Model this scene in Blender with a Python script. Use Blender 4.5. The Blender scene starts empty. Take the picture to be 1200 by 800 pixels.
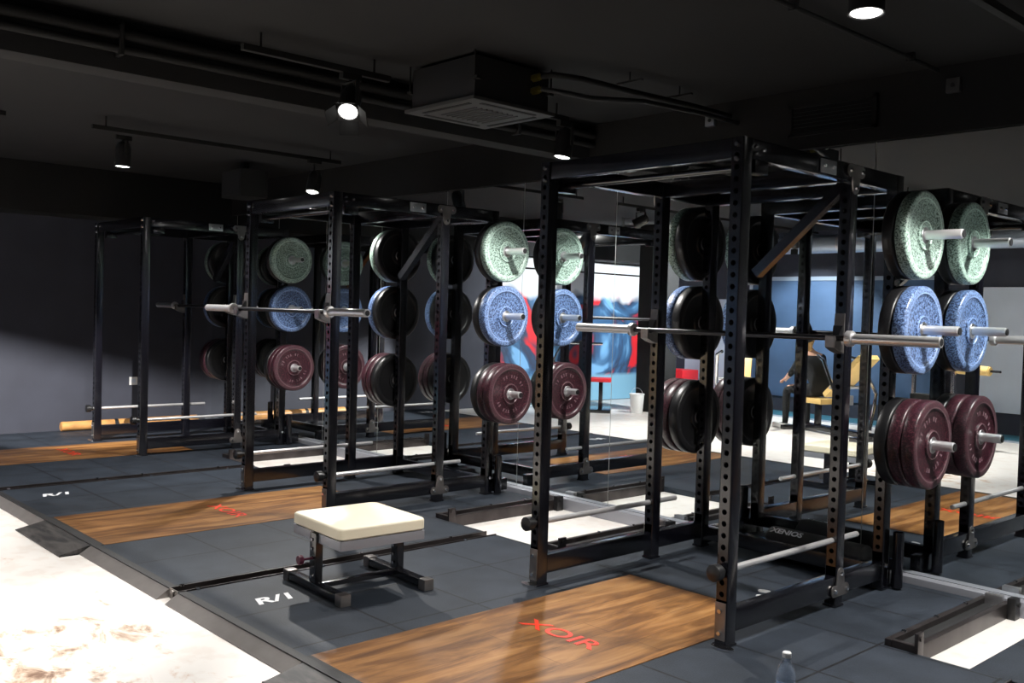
import bpy, bmesh, math, random
from mathutils import Vector, Matrix
random.seed(7)
PI = math.pi
S = bpy.context.scene
C = S.collection
R = math.radians

# ------------------------------------------------------------------ materials
def newmat(name):
    m = bpy.data.materials.new(name); m.use_nodes = True
    nt = m.node_tree; b = nt.nodes['Principled BSDF']
    return m, nt, b
def pm(name, col, rough=.5, metal=0., coat=0., bump=0., bscale=60., spec=.5, var=0., vscale=8.):
    m, nt, b = newmat(name)
    b.inputs['Base Color'].default_value = (*col, 1)
    b.inputs['Roughness'].default_value = rough
    b.inputs['Metallic'].default_value = metal
    b.inputs['Coat Weight'].default_value = coat
    b.inputs['Coat Roughness'].default_value = .12
    b.inputs['Specular IOR Level'].default_value = spec
    tc = nt.nodes.new('ShaderNodeTexCoord')
    if var > 0:
        n = nt.nodes.new('ShaderNodeTexNoise'); n.inputs['Scale'].default_value = vscale; n.inputs['Detail'].default_value = 5
        nt.links.new(tc.outputs['Object'], n.inputs['Vector'])
        r = nt.nodes.new('ShaderNodeValToRGB')
        r.color_ramp.elements[0].position = .3; r.color_ramp.elements[1].position = .7
        r.color_ramp.elements[0].color = (*[c*(1-var) for c in col], 1)
        r.color_ramp.elements[1].color = (*[min(1, c*(1+var)) for c in col], 1)
        nt.links.new(n.outputs['Fac'], r.inputs['Fac']); nt.links.new(r.outputs['Color'], b.inputs['Base Color'])
    if bump > 0:
        n2 = nt.nodes.new('ShaderNodeTexNoise'); n2.inputs['Scale'].default_value = bscale; n2.inputs['Detail'].default_value = 4
        nt.links.new(tc.outputs['Object'], n2.inputs['Vector'])
        bp = nt.nodes.new('ShaderNodeBump'); bp.inputs['Strength'].default_value = bump; bp.inputs['Distance'].default_value = .01
        nt.links.new(n2.outputs['Fac'], bp.inputs['Height']); nt.links.new(bp.outputs['Normal'], b.inputs['Normal'])
    return m
def emis(name, col, s):
    m, nt, b = newmat(name)
    b.inputs['Base Color'].default_value = (0, 0, 0, 1)
    b.inputs['Emission Color'].default_value = (*col, 1); b.inputs['Emission Strength'].default_value = s
    return m

M = {}
M['frame'] = pm('black_gloss_steel', (.0035, .0035, .006), .22, 0, .6, spec=.6)
M['inside'] = pm('dark_inside', (.004, .004, .004), .8)
M['gusset'] = pm('dark_bare_steel', (.26, .24, .23), .32, .85, var=.3)
M['tin'] = pm('pale_steel', (.62, .62, .64), .3, .95, var=.1)
M['chrome'] = pm('chrome', (.78, .78, .80), .16, 1.)
M['shaft'] = pm('black_shaft', (.06, .06, .065), .3, .9)
M['sleeve'] = pm('satin_sleeve', (.80, .79, .80), .33, .75, bump=.03, bscale=200)
M['rubber'] = pm('black_rubber', (.010, .010, .011), .6, bump=.1, bscale=300)
M['knob'] = pm('black_plastic', (.012, .012, .013), .35)
M['ceiling'] = pm('dark_ceiling_paint', (.0095, .0095, .0097), .9, var=.08, vscale=3)
M['blackpaint'] = pm('black_paint', (.004, .004, .004), .8)
M['wall'] = pm('blue_grey_wall_paint', (.040, .043, .060), .75, var=.12, vscale=2.5)
M['bulkhead'] = pm('bulkhead_paint', (.007, .007, .007), .85)
M['rail'] = pm('grey_aluminium', (.34, .35, .39), .45, .4)
M['edge'] = pm('ramp_aluminium', (.27, .25, .24), .45, .5, var=.08, vscale=12)
M['darkedge'] = pm('dark_channel_steel', (.07, .06, .06), .35, .7, var=.3)
M['seam'] = pm('mirror_edge', (.45, .47, .45), .3, .5)
M['mirror'] = pm('mirror_glass', (.86, .90, .90), .0, 1.)
M['pad'] = pm('cream_leather', (.94, .86, .66), .45, bump=.05, bscale=90)
M['padyellow'] = pm('yellow_leather', (.80, .55, .20), .45)
M['white'] = pm('white_plastic', (.80, .80, .80), .4)
M['red'] = pm('red_vinyl', (.70, .02, .03), .4)
M['redpaint'] = pm('red_lettering_paint', (.85, .045, .012), .45)
M['whitepaint'] = pm('white_lettering_paint', (.85, .85, .88), .45)
M['brass'] = pm('brass', (.55, .45, .12), .3, .9)
M['duct'] = pm('silver_duct', (.45, .52, .62), .35, .5)
M['acpanel'] = pm('grey_grille', (.05, .05, .05), .6)
M['acbody'] = pm('dark_grey_casing', (.013, .013, .014), .6)
M['cloth'] = pm('black_cloth', (.012, .013, .015), .9)
M['skin'] = pm('skin', (.72, .42, .30), .5)
M['hair'] = pm('blond_hair', (.55, .33, .12), .5, bump=.3, bscale=120)
M['lens'] = emis('lamp_lens', (1, .98, .95), 5)
M['bluewall'] = pm('blue_wall_paint', (.06, .11, .20), .6, var=.15, vscale=2)
M['whitewall'] = pm('pale_wall_paint', (.68, .74, .84), .6, var=.06, vscale=2)
M['teal'] = pm('teal_stripe_paint', (.04, .16, .22), .5)
M['woodround'] = pm('orange_wood', (.60, .30, .10), .45, var=.25, vscale=10)

def mat_floor():
    m, nt, b = newmat('white_worn_floor')
    L = nt.links; N = nt.nodes
    tc = N.new('ShaderNodeTexCoord')
    n = N.new('ShaderNodeTexNoise'); n.inputs['Scale'].default_value = 5.5; n.inputs['Detail'].default_value = 9; n.inputs['Roughness'].default_value = .65; n.inputs['Distortion'].default_value = .6
    mp = N.new('ShaderNodeMapping'); mp.inputs['Scale'].default_value = (1, 1.6, 1)
    L.new(tc.outputs['Object'], mp.inputs['Vector']); L.new(mp.outputs['Vector'], n.inputs['Vector'])
    r = N.new('ShaderNodeValToRGB'); e = r.color_ramp.elements
    e[0].position = .27; e[0].color = (.22, .12, .07, 1)
    e[1].position = .46; e[1].color = (.84, .80, .76, 1)
    x = e.new(.35); x.color = (.62, .46, .34, 1)
    x = e.new(.41); x.color = (.80, .72, .66, 1)
    # worn patch in front of the platforms: stains gather here, the rest stays nearly clean
    vd = N.new('ShaderNodeVectorMath'); vd.operation = 'DISTANCE'; vd.inputs[1].default_value = (-.95, -4.0, -.045)
    L.new(tc.outputs['Object'], vd.inputs[0])
    nm = N.new('ShaderNodeTexNoise'); nm.inputs['Scale'].default_value = 1.1; nm.inputs['Detail'].default_value = 3
    L.new(tc.outputs['Object'], nm.inputs['Vector'])
    sm = N.new('ShaderNodeMath'); sm.operation = 'MULTIPLY_ADD'; sm.inputs[1].default_value = 1.6; L.new(nm.outputs['Fac'], sm.inputs[0]); L.new(vd.outputs['Value'], sm.inputs[2])
    mrr = N.new('ShaderNodeMapRange'); mrr.inputs['From Min'].default_value = 1.0; mrr.inputs['From Max'].default_value = 1.9; mrr.inputs['To Min'].default_value = -.09; mrr.inputs['To Max'].default_value = .10
    L.new(sm.outputs[0], mrr.inputs['Value'])
    adn = N.new('ShaderNodeMath'); adn.operation = 'ADD'
    L.new(n.outputs['Fac'], adn.inputs[0]); L.new(mrr.outputs['Result'], adn.inputs[1])
    L.new(adn.outputs[0], r.inputs['Fac'])
    n3 = N.new('ShaderNodeTexNoise'); n3.inputs['Scale'].default_value = 9; n3.inputs['Detail'].default_value = 6
    L.new(tc.outputs['Object'], n3.inputs['Vector'])
    r3 = N.new('ShaderNodeValToRGB'); r3.color_ramp.elements[0].position = .38; r3.color_ramp.elements[0].color = (.93, .90, .88, 1)
    r3.color_ramp.elements[1].position = .5; r3.color_ramp.elements[1].color = (1, 1, 1, 1)
    L.new(n3.outputs['Fac'], r3.inputs['Fac'])
    mx = N.new('ShaderNodeMixRGB'); mx.blend_type = 'MULTIPLY'; mx.inputs['Fac'].default_value = 1
    L.new(r.outputs['Color'], mx.inputs['Color1']); L.new(r3.outputs['Color'], mx.inputs['Color2'])
    L.new(mx.outputs['Color'], b.inputs['Base Color'])
    b.inputs['Roughness'].default_value = .38
    return m
M['floor'] = mat_floor()

def mat_mat():
    # black rubber tiles, 0.5 m square, joints as thin darker grooves
    m, nt, b = newmat('rubber_tiles')
    L = nt.links; N = nt.nodes
    tc = N.new('ShaderNodeTexCoord')
    br = N.new('ShaderNodeTexBrick'); br.offset = 0; br.squash = 1
    br.inputs['Scale'].default_value = 1; br.inputs['Brick Width'].default_value = .5; br.inputs['Row Height'].default_value = .5
    br.inputs['Mortar Size'].default_value = .006; br.inputs['Mortar Smooth'].default_value = .1
    br.inputs['Color1'].default_value = (.027, .034, .046, 1); br.inputs['Color2'].default_value = (.022, .028, .038, 1)
    br.inputs['Mortar'].default_value = (.008, .008, .010, 1)
    L.new(tc.outputs['Object'], br.inputs['Vector'])
    n = N.new('ShaderNodeTexNoise'); n.inputs['Scale'].default_value = 160; n.inputs['Detail'].default_value = 3
    L.new(tc.outputs['Object'], n.inputs['Vector'])
    n2 = N.new('ShaderNodeTexNoise'); n2.inputs['Scale'].default_value = 5; n2.inputs['Detail'].default_value = 8
    L.new(tc.outputs['Object'], n2.inputs['Vector'])
    r = N.new('ShaderNodeValToRGB'); r.color_ramp.elements[0].position = .3; r.color_ramp.elements[0].color = (.55, .55, .55, 1)
    r.color_ramp.elements[1].position = .72; r.color_ramp.elements[1].color = (1.5, 1.5, 1.5, 1)
    ad = N.new('ShaderNodeMath'); ad.operation = 'MULTIPLY_ADD'; ad.inputs[1].default_value = .5; ad.inputs[2].default_value = 0
    ad2 = N.new('ShaderNodeMath'); ad2.operation = 'MULTIPLY_ADD'; ad2.inputs[1].default_value = .5
    L.new(n.outputs['Fac'], ad.inputs[0]); L.new(n2.outputs['Fac'], ad2.inputs[0]); L.new(ad.outputs[0], ad2.inputs[2])
    L.new(ad2.outputs[0], r.inputs['Fac'])
    mx = N.new('ShaderNodeMixRGB'); mx.blend_type = 'MULTIPLY'; mx.inputs['Fac'].default_value = 1
    L.new(br.outputs['Color'], mx.inputs['Color1']); L.new(r.outputs['Color'], mx.inputs['Color2'])
    L.new(mx.outputs['Color'], b.inputs['Base Color'])
    bp = N.new('ShaderNodeBump'); bp.inputs['Strength'].default_value = .25; bp.inputs['Distance'].default_value = .004
    L.new(n.outputs['Fac'], bp.inputs['Height']); L.new(bp.outputs['Normal'], b.inputs['Normal'])
    b.inputs['Roughness'].default_value = .55; b.inputs['Specular IOR Level'].default_value = .22
    return m
M['mat'] = mat_mat()

def mat_wood():
    m, nt, b = newmat('oak_deck')
    L = nt.links; N = nt.nodes
    tc = N.new('ShaderNodeTexCoord'); mp = N.new('ShaderNodeMapping'); mp.inputs['Scale'].default_value = (7, 1.1, 1)
    L.new(tc.outputs['Object'], mp.inputs['Vector'])
    n = N.new('ShaderNodeTexNoise'); n.inputs['Scale'].default_value = 1.5; n.inputs['Detail'].default_value = 9; n.inputs['Roughness'].default_value = .6; n.inputs['Distortion'].default_value = .8
    L.new(mp.outputs['Vector'], n.inputs['Vector'])
    r = N.new('ShaderNodeValToRGB'); e = r.color_ramp.elements
    e[0].position = .32; e[0].color = (.10, .038, .010, 1)
    e[1].position = .68; e[1].color = (.42, .215, .075, 1)
    x = e.new(.45); x.color = (.19, .080, .022, 1)
    x = e.new(.55); x.color = (.31, .142, .042, 1)
    L.new(n.outputs['Fac'], r.inputs['Fac'])
    # plank joints
    br = N.new('ShaderNodeTexBrick'); br.offset = .37
    mp2 = N.new('ShaderNodeMapping'); mp2.inputs['Rotation'].default_value = (0, 0, PI/2)
    L.new(tc.outputs['Object'], mp2.inputs['Vector']); L.new(mp2.outputs['Vector'], br.inputs['Vector'])
    br.inputs['Scale'].default_value = 1; br.inputs['Brick Width'].default_value = 1.2; br.inputs['Row Height'].default_value = .148
    br.inputs['Mortar Size'].default_value = .002
    br.inputs['Color1'].default_value = (1, 1, 1, 1); br.inputs['Color2'].default_value = (.72, .70, .66, 1); br.inputs['Mortar'].default_value = (.4, .35, .3, 1)
    mx = N.new('ShaderNodeMixRGB'); mx.blend_type = 'MULTIPLY'; mx.inputs['Fac'].default_value = .8
    L.new(r.outputs['Color'], mx.inputs['Color1']); L.new(br.outputs['Color'], mx.inputs['Color2'])
    L.new(mx.outputs['Color'], b.inputs['Base Color'])
    b.inputs['Roughness'].default_value = .42; b.inputs['Specular IOR Level'].default_value = .35
    return m
M['wood'] = mat_wood()

def mat_rampwood():
    m, nt, b = newmat('grey_wood_grain')
    L = nt.links; N = nt.nodes
    tc = N.new('ShaderNodeTexCoord'); mp = N.new('ShaderNodeMapping'); mp.inputs['Scale'].default_value = (3, 12, 1); mp.inputs['Rotation'].default_value = (0, 0, .5)
    L.new(tc.outputs['Object'], mp.inputs['Vector'])
    n = N.new('ShaderNodeTexNoise'); n.inputs['Scale'].default_value = 1.6; n.inputs['Detail'].default_value = 6; n.inputs['Distortion'].default_value = 1.2
    L.new(mp.outputs['Vector'], n.inputs['Vector'])
    r = N.new('ShaderNodeValToRGB'); e = r.color_ramp.elements
    e[0].position = .38; e[0].color = (.018, .017, .018, 1); e[1].position = .6; e[1].color = (.07, .063, .06, 1)
    L.new(n.outputs['Fac'], r.inputs['Fac']); L.new(r.outputs['Color'], b.inputs['Base Color'])
    b.inputs['Roughness'].default_value = .5
    return m
M['rampwood'] = mat_rampwood()

def mat_fleck(name, base, fleck, dens=.5, scale=55.):
    m, nt, b = newmat(name)
    L = nt.links; N = nt.nodes
    tc = N.new('ShaderNodeTexCoord')
    v = N.new('ShaderNodeTexNoise'); v.inputs['Scale'].default_value = scale; v.inputs['Detail'].default_value = 3; v.inputs['Roughness'].default_value = .7
    L.new(tc.outputs['Object'], v.inputs['Vector'])
    r = N.new('ShaderNodeValToRGB'); e = r.color_ramp.elements
    e[0].position = dens-.04; e[0].color = (*base, 1); e[1].position = dens+.04; e[1].color = (*fleck, 1)
    L.new(v.outputs['Fac'], r.inputs['Fac'])
    # highlights on the raised rings, painted into the colour as pale bands
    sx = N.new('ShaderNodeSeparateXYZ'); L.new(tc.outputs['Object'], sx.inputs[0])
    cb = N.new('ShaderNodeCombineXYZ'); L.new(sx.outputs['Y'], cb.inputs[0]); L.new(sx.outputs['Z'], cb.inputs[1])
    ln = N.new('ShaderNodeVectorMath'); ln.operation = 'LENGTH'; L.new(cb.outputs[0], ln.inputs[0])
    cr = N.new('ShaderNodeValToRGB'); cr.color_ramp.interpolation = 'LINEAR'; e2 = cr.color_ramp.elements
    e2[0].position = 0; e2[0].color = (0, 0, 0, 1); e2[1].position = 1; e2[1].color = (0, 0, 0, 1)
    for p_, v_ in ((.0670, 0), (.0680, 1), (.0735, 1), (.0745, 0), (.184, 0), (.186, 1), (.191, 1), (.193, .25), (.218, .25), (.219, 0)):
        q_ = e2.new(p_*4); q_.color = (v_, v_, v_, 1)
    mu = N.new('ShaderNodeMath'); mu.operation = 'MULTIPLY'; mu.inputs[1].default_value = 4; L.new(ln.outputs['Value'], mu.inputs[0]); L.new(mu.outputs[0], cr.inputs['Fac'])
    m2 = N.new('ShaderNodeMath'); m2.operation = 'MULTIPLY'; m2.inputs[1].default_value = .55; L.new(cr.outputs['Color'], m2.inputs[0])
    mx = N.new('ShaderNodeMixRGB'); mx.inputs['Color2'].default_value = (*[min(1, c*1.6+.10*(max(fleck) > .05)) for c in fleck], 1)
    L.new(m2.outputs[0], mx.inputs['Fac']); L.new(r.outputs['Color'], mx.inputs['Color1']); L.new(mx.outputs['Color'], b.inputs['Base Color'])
    b.inputs['Roughness'].default_value = .36
    return m
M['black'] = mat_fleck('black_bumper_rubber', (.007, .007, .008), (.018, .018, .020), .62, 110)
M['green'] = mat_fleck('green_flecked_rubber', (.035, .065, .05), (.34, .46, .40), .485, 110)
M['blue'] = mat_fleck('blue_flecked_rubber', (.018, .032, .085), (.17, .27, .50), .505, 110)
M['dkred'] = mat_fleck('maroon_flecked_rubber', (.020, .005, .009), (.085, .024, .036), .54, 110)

def mat_mural():
    m, nt, b = newmat('painted_mural')
    L = nt.links; N = nt.nodes
    tc = N.new('ShaderNodeTexCoord')
    n = N.new('ShaderNodeTexNoise'); n.inputs['Scale'].default_value = 1.1; n.inputs['Detail'].default_value = 3; n.inputs['Distortion'].default_value = 1.5
    L.new(tc.outputs['Object'], n.inputs['Vector'])
    r = N.new('ShaderNodeValToRGB'); r.color_ramp.interpolation = 'EASE'; e = r.color_ramp.elements
    e[0].position = .36; e[0].color = (.75, .02, .03, 1); e[1].position = .62; e[1].color = (.20, .45, .75, 1)
    x = e.new(.44); x.color = (.03, .05, .10, 1)
    x = e.new(.52); x.color = (.04, .12, .25, 1)
    L.new(n.outputs['Fac'], r.inputs['Fac'])
    sx = N.new('ShaderNodeSeparateXYZ'); L.new(tc.outputs['Object'], sx.inputs[0])
    # the upper third is painted white
    n4 = N.new('ShaderNodeTexNoise'); n4.inputs['Scale'].default_value = 1.8; L.new(tc.outputs['Object'], n4.inputs['Vector'])
    ma = N.new('ShaderNodeMath'); ma.operation = 'MULTIPLY_ADD'; ma.inputs[1].default_value = .9
    L.new(n4.outputs['Fac'], ma.inputs[0]); L.new(sx.outputs['Z'], ma.inputs[2])
    mr = N.new('ShaderNodeMapRange'); mr.inputs['From Min'].default_value = 2.05; mr.inputs['From Max'].default_value = 2.2
    L.new(ma.outputs[0], mr.inputs['Value'])
    mx = N.new('ShaderNodeMixRGB'); mx.inputs['Color2'].default_value = (.85, .88, .92, 1)
    L.new(mr.outputs['Result'], mx.inputs['Fac']); L.new(r.outputs['Color'], mx.inputs['Color1'])
    # pale blue painted band at the foot
    mr2 = N.new('ShaderNodeMapRange'); mr2.inputs['From Min'].default_value = .42; mr2.inputs['From Max'].default_value = .36
    L.new(sx.outputs['Z'], mr2.inputs['Value'])
    mx2 = N.new('ShaderNodeMixRGB'); mx2.inputs['Color2'].default_value = (.22, .45, .60, 1)
    L.new(mr2.outputs['Result'], mx2.inputs['Fac']); L.new(mx.outputs['Color'], mx2.inputs['Color1'])
    L.new(mx2.outputs['Color'], b.inputs['Base Color']); b.inputs['Roughness'].default_value = .6
    return m
M['mural'] = mat_mural()

def mat_glass(name, col, rough=.02):
    m, nt, b = newmat(name)
    b.inputs['Base Color'].default_value = (*col, 1); b.inputs['Transmission Weight'].default_value = .9
    b.inputs['Roughness'].default_value = rough; b.inputs['IOR'].default_value = 1.35
    return m
M['bottle'] = mat_glass('clear_blue_plastic', (.75, .85, 1.0))

# ------------------------------------------------------------------ mesh helpers
class MB:
    def __init__(s): s.bm = bmesh.new()
    def box(s, x0, x1, y0, y1, z0, z1, bev=0., mtx=None):
        t = bmesh.new(); bmesh.ops.create_cube(t, size=1)
        for v in t.verts: v.co = Vector(((x0+x1)/2+v.co.x*(x1-x0), (y0+y1)/2+v.co.y*(y1-y0), (z0+z1)/2+v.co.z*(z1-z0)))
        if bev > 0: bmesh.ops.bevel(t, geom=t.edges[:], offset=bev, segments=2, affect='EDGES', profile=.7)
        return s.merge(t, mtx)
    def merge(s, t, mtx=None):
        if mtx is not None: bmesh.ops.transform(t, matrix=mtx, verts=t.verts)
        me = bpy.data.meshes.new('t'); t.to_mesh(me); t.free(); s.bm.from_mesh(me); bpy.data.meshes.remove(me); return s
    def cyl(s, a, b, r, r2=None, seg=20, bev=0.):
        a = Vector(a); b = Vector(b); d = b-a
        t = bmesh.new(); bmesh.ops.create_cone(t, cap_ends=True, segments=seg, radius1=r, radius2=r if r2 is None else r2, depth=d.length)
        if bev > 0:
            bmesh.ops.bevel(t, geom=[e for e in t.edges if len(e.link_faces) == 2 and any(len(f.verts) > 4 for f in e.link_faces)], offset=bev, segments=2, affect='EDGES')
        return s.merge(t, Matrix.Translation((a+b)/2) @ d.to_track_quat('Z', 'Y').to_matrix().to_4x4())
    def lathe(s, prof, seg=40, mtx=None, close=False):
        # prof: (r, z) list around Z
        t = bmesh.new(); rings = []
        for r, z in prof:
            if r < 1e-5: rings.append([t.verts.new((0, 0, z))])
            else: rings.append([t.verts.new((r*math.cos(2*PI*k/seg), r*math.sin(2*PI*k/seg), z)) for k in range(seg)])
        pairs = list(zip(rings, rings[1:]))
        if close: pairs.append((rings[-1], rings[0]))
        for A, B in pairs:
            for k in range(seg):
                k2 = (k+1) % seg
                if len(A) == 1 and len(B) == 1: continue
                if len(A) == 1: t.faces.new((A[0], B[k], B[k2]))
                elif len(B) == 1: t.faces.new((A[k], A[k2], B[0]))
                else: t.faces.new((A[k], A[k2], B[k2], B[k]))
        bmesh.ops.recalc_face_normals(t, faces=t.faces[:])
        return s.merge(t, mtx)
    def poly(s, pts, axis, d0, d1, bev=0.):
        # 2-D outline extruded along an axis ('x','y','z')
        t = bmesh.new()
        def P(p, d):
            return {'x': (d, p[0], p[1]), 'y': (p[0], d, p[1]), 'z': (p[0], p[1], d)}[axis]
        A = [t.verts.new(P(p, d0)) for p in pts]; B = [t.verts.new(P(p, d1)) for p in pts]
        t.faces.new(A); t.faces.new(B[::-1])
        for k in range(len(pts)):
            k2 = (k+1) % len(pts); t.faces.new((A[k], B[k], B[k2], A[k2]))
        bmesh.ops.recalc_face_normals(t, faces=t.faces[:])
        if bev > 0: bmesh.ops.bevel(t, geom=t.edges[:], offset=bev, segments=2, affect='EDGES')
        return s.merge(t)
    def tube(s, pts, r, seg=12):
        pts = [Vector(p) for p in pts]; t = bmesh.new(); rings = []
        up = Vector((0, 0, 1)); 
        for i, p in enumerate(pts):
            d = (pts[min(i+1, len(pts)-1)]-pts[max(i-1, 0)]).normalized()
            a = d.cross(up); 
            if a.length < .05: a = d.cross(Vector((1, 0, 0)))
            a.normalize(); b = d.cross(a)
            rings.append([t.verts.new(p+a*r*math.cos(2*PI*k/seg)+b*r*math.sin(2*PI*k/seg)) for k in range(seg)])
        for A, B in zip(rings, rings[1:]):
            for k in range(seg): t.faces.new((A[k], A[(k+1) % seg], B[(k+1) % seg], B[k]))
        t.faces.new(rings[0]); t.faces.new(rings[-1][::-1])
        bmesh.ops.recalc_face_normals(t, faces=t.faces[:])
        return s.merge(t)
    def build(s, name, m, parent=None, smooth=True, loc=(0, 0, 0)):
        me = bpy.data.meshes.new(name); s.bm.to_mesh(me); s.bm.free()
        me.materials.append(m)
        if smooth:
            me.shade_smooth()
            try: me.set_sharp_from_angle(angle=R(35))
            except Exception: pass
        o = bpy.data.objects.new(name, me); C.objects.link(o); o.location = loc
        if parent: o.parent = parent
        return o
def tag(o, label, cat, group=None):
    o['label'] = label; o['category'] = cat
    if group: o['group'] = group
    return o
def thing(name, label, cat, loc=(0, 0, 0), rz=0, group=None):
    o = bpy.data.objects.new(name, None); C.objects.link(o); o.location = loc; o.rotation_euler = (0, 0, rz)
    o.empty_display_size = .1
    return tag(o, label, cat, group)
def struct(o): o['kind'] = 'structure'; return o
def dup(o, parent=None):
    c = o.copy(); C.objects.link(c); c.parent = parent
    for ch in [x for x in bpy.data.objects if x.parent == o]: dup(ch, c)
    return c
def textmesh(s, size, m, name, parent, loc, rz=0, shear=0., depth=.001, bold=0., rx=0, ry=0, xs=1.):
    cu = bpy.data.curves.new('t', 'FONT'); cu.body = s; cu.size = size; cu.shear = shear; cu.extrude = depth; cu.offset = bold
    cu.align_x = 'CENTER'; cu.align_y = 'CENTER'
    to = bpy.data.objects.new('t', cu); C.objects.link(to)
    bpy.context.view_layer.update()
    dg = bpy.context.evaluated_depsgraph_get()
    me = bpy.data.meshes.new_from_object(to.evaluated_get(dg)); bpy.data.objects.remove(to); bpy.data.curves.remove(cu)
    me.materials.clear(); me.materials.append(m)
    o = bpy.data.objects.new(name, me); C.objects.link(o); o.location = loc; o.rotation_euler = (rx, ry, rz); o.scale = (xs, 1, 1)
    if parent: o.parent = parent
    return o

# ------------------------------------------------------------------ key dimensions
P = 3.132                     # spacing of the bays
CX = [.125, .125-P, .125-2*P]  # platform centres, nearest bay first
XL, XR = -.444, .694          # upright centres of the nearest rack
YF, YM, YR = -1.690, -.780, -.302
H = 2.15
RC = (XL+XR)/2
FZ = -.045                    # the hall floor lies a little below the platforms
CEIL = 2.75
WX0, WX1, WY0 = -7.75, 5.2, -8.2

# ------------------------------------------------------------------ room
struct(MB().box(WX0-.1, WX1+.1, WY0-.1, .15, FZ-.1, FZ).build('floor', M['floor']))
struct(MB().box(WX0-.1, WX1+.1, WY0-.1, .15, CEIL, CEIL+.1).build('ceiling', M['ceiling']))
struct(MB().box(WX0-.15, WX0, WY0-.1, .15, FZ, CEIL).build('wall_left', M['wall']))
struct(MB().box(WX1, WX1+.15, WY0-.1, .15, FZ, CEIL).build('wall_right', M['wall']))
struct(MB().box(WX0, WX1, .006, .15, FZ, CEIL).build('wall_back', M['bulkhead']))
struct(MB().box(WX0, WX1, WY0-.15, WY0, FZ, CEIL).build('wall_front', M['wall']))
# beams and soffits
struct(MB().box(-1.90, -1.72, WY0, 0.0, 2.50, CEIL, .004).build('trim_1', M['ceiling']))
struct(MB().box(WX0, -7.25, WY0, 0.0, 2.26, CEIL, .004).build('trim_2', M['blackpaint']))
# steel foot rail of the mirror wall and the bulkhead above it
struct(MB().box(WX0, WX1, -.075, -.002, FZ, .035, .004).build('trim_3', M['rail']))
struct(MB().box(WX0, WX1, -.03, .0055, 2.40, CEIL, 0).build('trim_4', M['bulkhead']))

# mirror panels
x = -2.42
edges = [x+.95*k for k in range(-5, 9)]
edges = [WX0] + [e for e in edges if WX0+.1 < e < WX1-.1] + [WX1]
places = ['leftmost, in the corner by the grey wall', 'second from the left wall', 'third from the left wall', 'behind the plates of the farthest rack', 'left of the middle rack',
          'behind the middle rack', 'right of the middle rack pegs', 'left of the nearest rack', 'behind the left half of the nearest rack', 'behind the right half of the nearest rack',
          'right of the nearest rack pegs', 'second right of the nearest rack', 'third right of the nearest rack', 'rightmost but one', 'rightmost']
for k in range(len(edges)-1):
    a, b = edges[k]+.002, edges[k+1]-.002
    t = thing('mirror_panel', 'tall frameless mirror panel, ' + places[min(k, 14)], 'mirror', ((a+b)/2, 0, .036), group='mirror panels along the wall')
    MB().box(a-(a+b)/2, b-(a+b)/2, 0, .005, 0, 2.36).build('glass', M['mirror'], t, smooth=False)
    MB().box(b-(a+b)/2, b-(a+b)/2+.0035, -.0008, .005, 0, 2.36).build('edge_strip', M['seam'], t, smooth=False)

# air vent in the bulkhead
t = thing('vent_grille', 'long dark slatted air vent in the bulkhead above the mirrors', 'vent', (.17, -.03, 2.475))
MB().box(-.275, .275, -.02, 0, 0, .02).box(-.275, .275, -.02, 0, .165, .185).box(-.275, -.25, -.02, 0, 0, .185).box(.25, .275, -.02, 0, 0, .185).build('frame', M['blackpaint'], t)
mb = MB()
for k in range(6): mb.box(-.25, .25, -.014, -.002, .03+k*.022, .036+k*.022)
mb.build('slats', M['blackpaint'], t)
for (jx, jz, lab) in ((.862, 2.60, 'small grey junction box above the mirrors, right of the vent'), (-.664, 2.61, 'small pale junction box above the mirrors, left of the vent')):
    t = thing('junction_box', lab, 'electrical box', (jx, -.0295, jz), group='junction boxes on the bulkhead')
    MB().box(-.035, .035, -.03, 0, 0, .075, .004).build('box_body', M['acpanel'] if jx > 0 else M['tin'], t)
    MB().cyl((0, -.032, .037), (0, -.03, .037), .012).build('screw_cap', M['knob'], t)
t = thing('ceiling_conduit', 'thin dark conduit running along the ceiling towards the mirrors', 'pipe', (.79, 0, CEIL))
mb = MB().tube([(0, -7.5, -.03), (0, -.08, -.03)], .011)
mb.build('pipe', M['blackpaint'], t)
for k in range(7): MB().box(-.02, .02, -.4-k*1.1, -.38-k*1.1, -.045, 0, .002).build('clip', M['blackpaint'], t)

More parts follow.
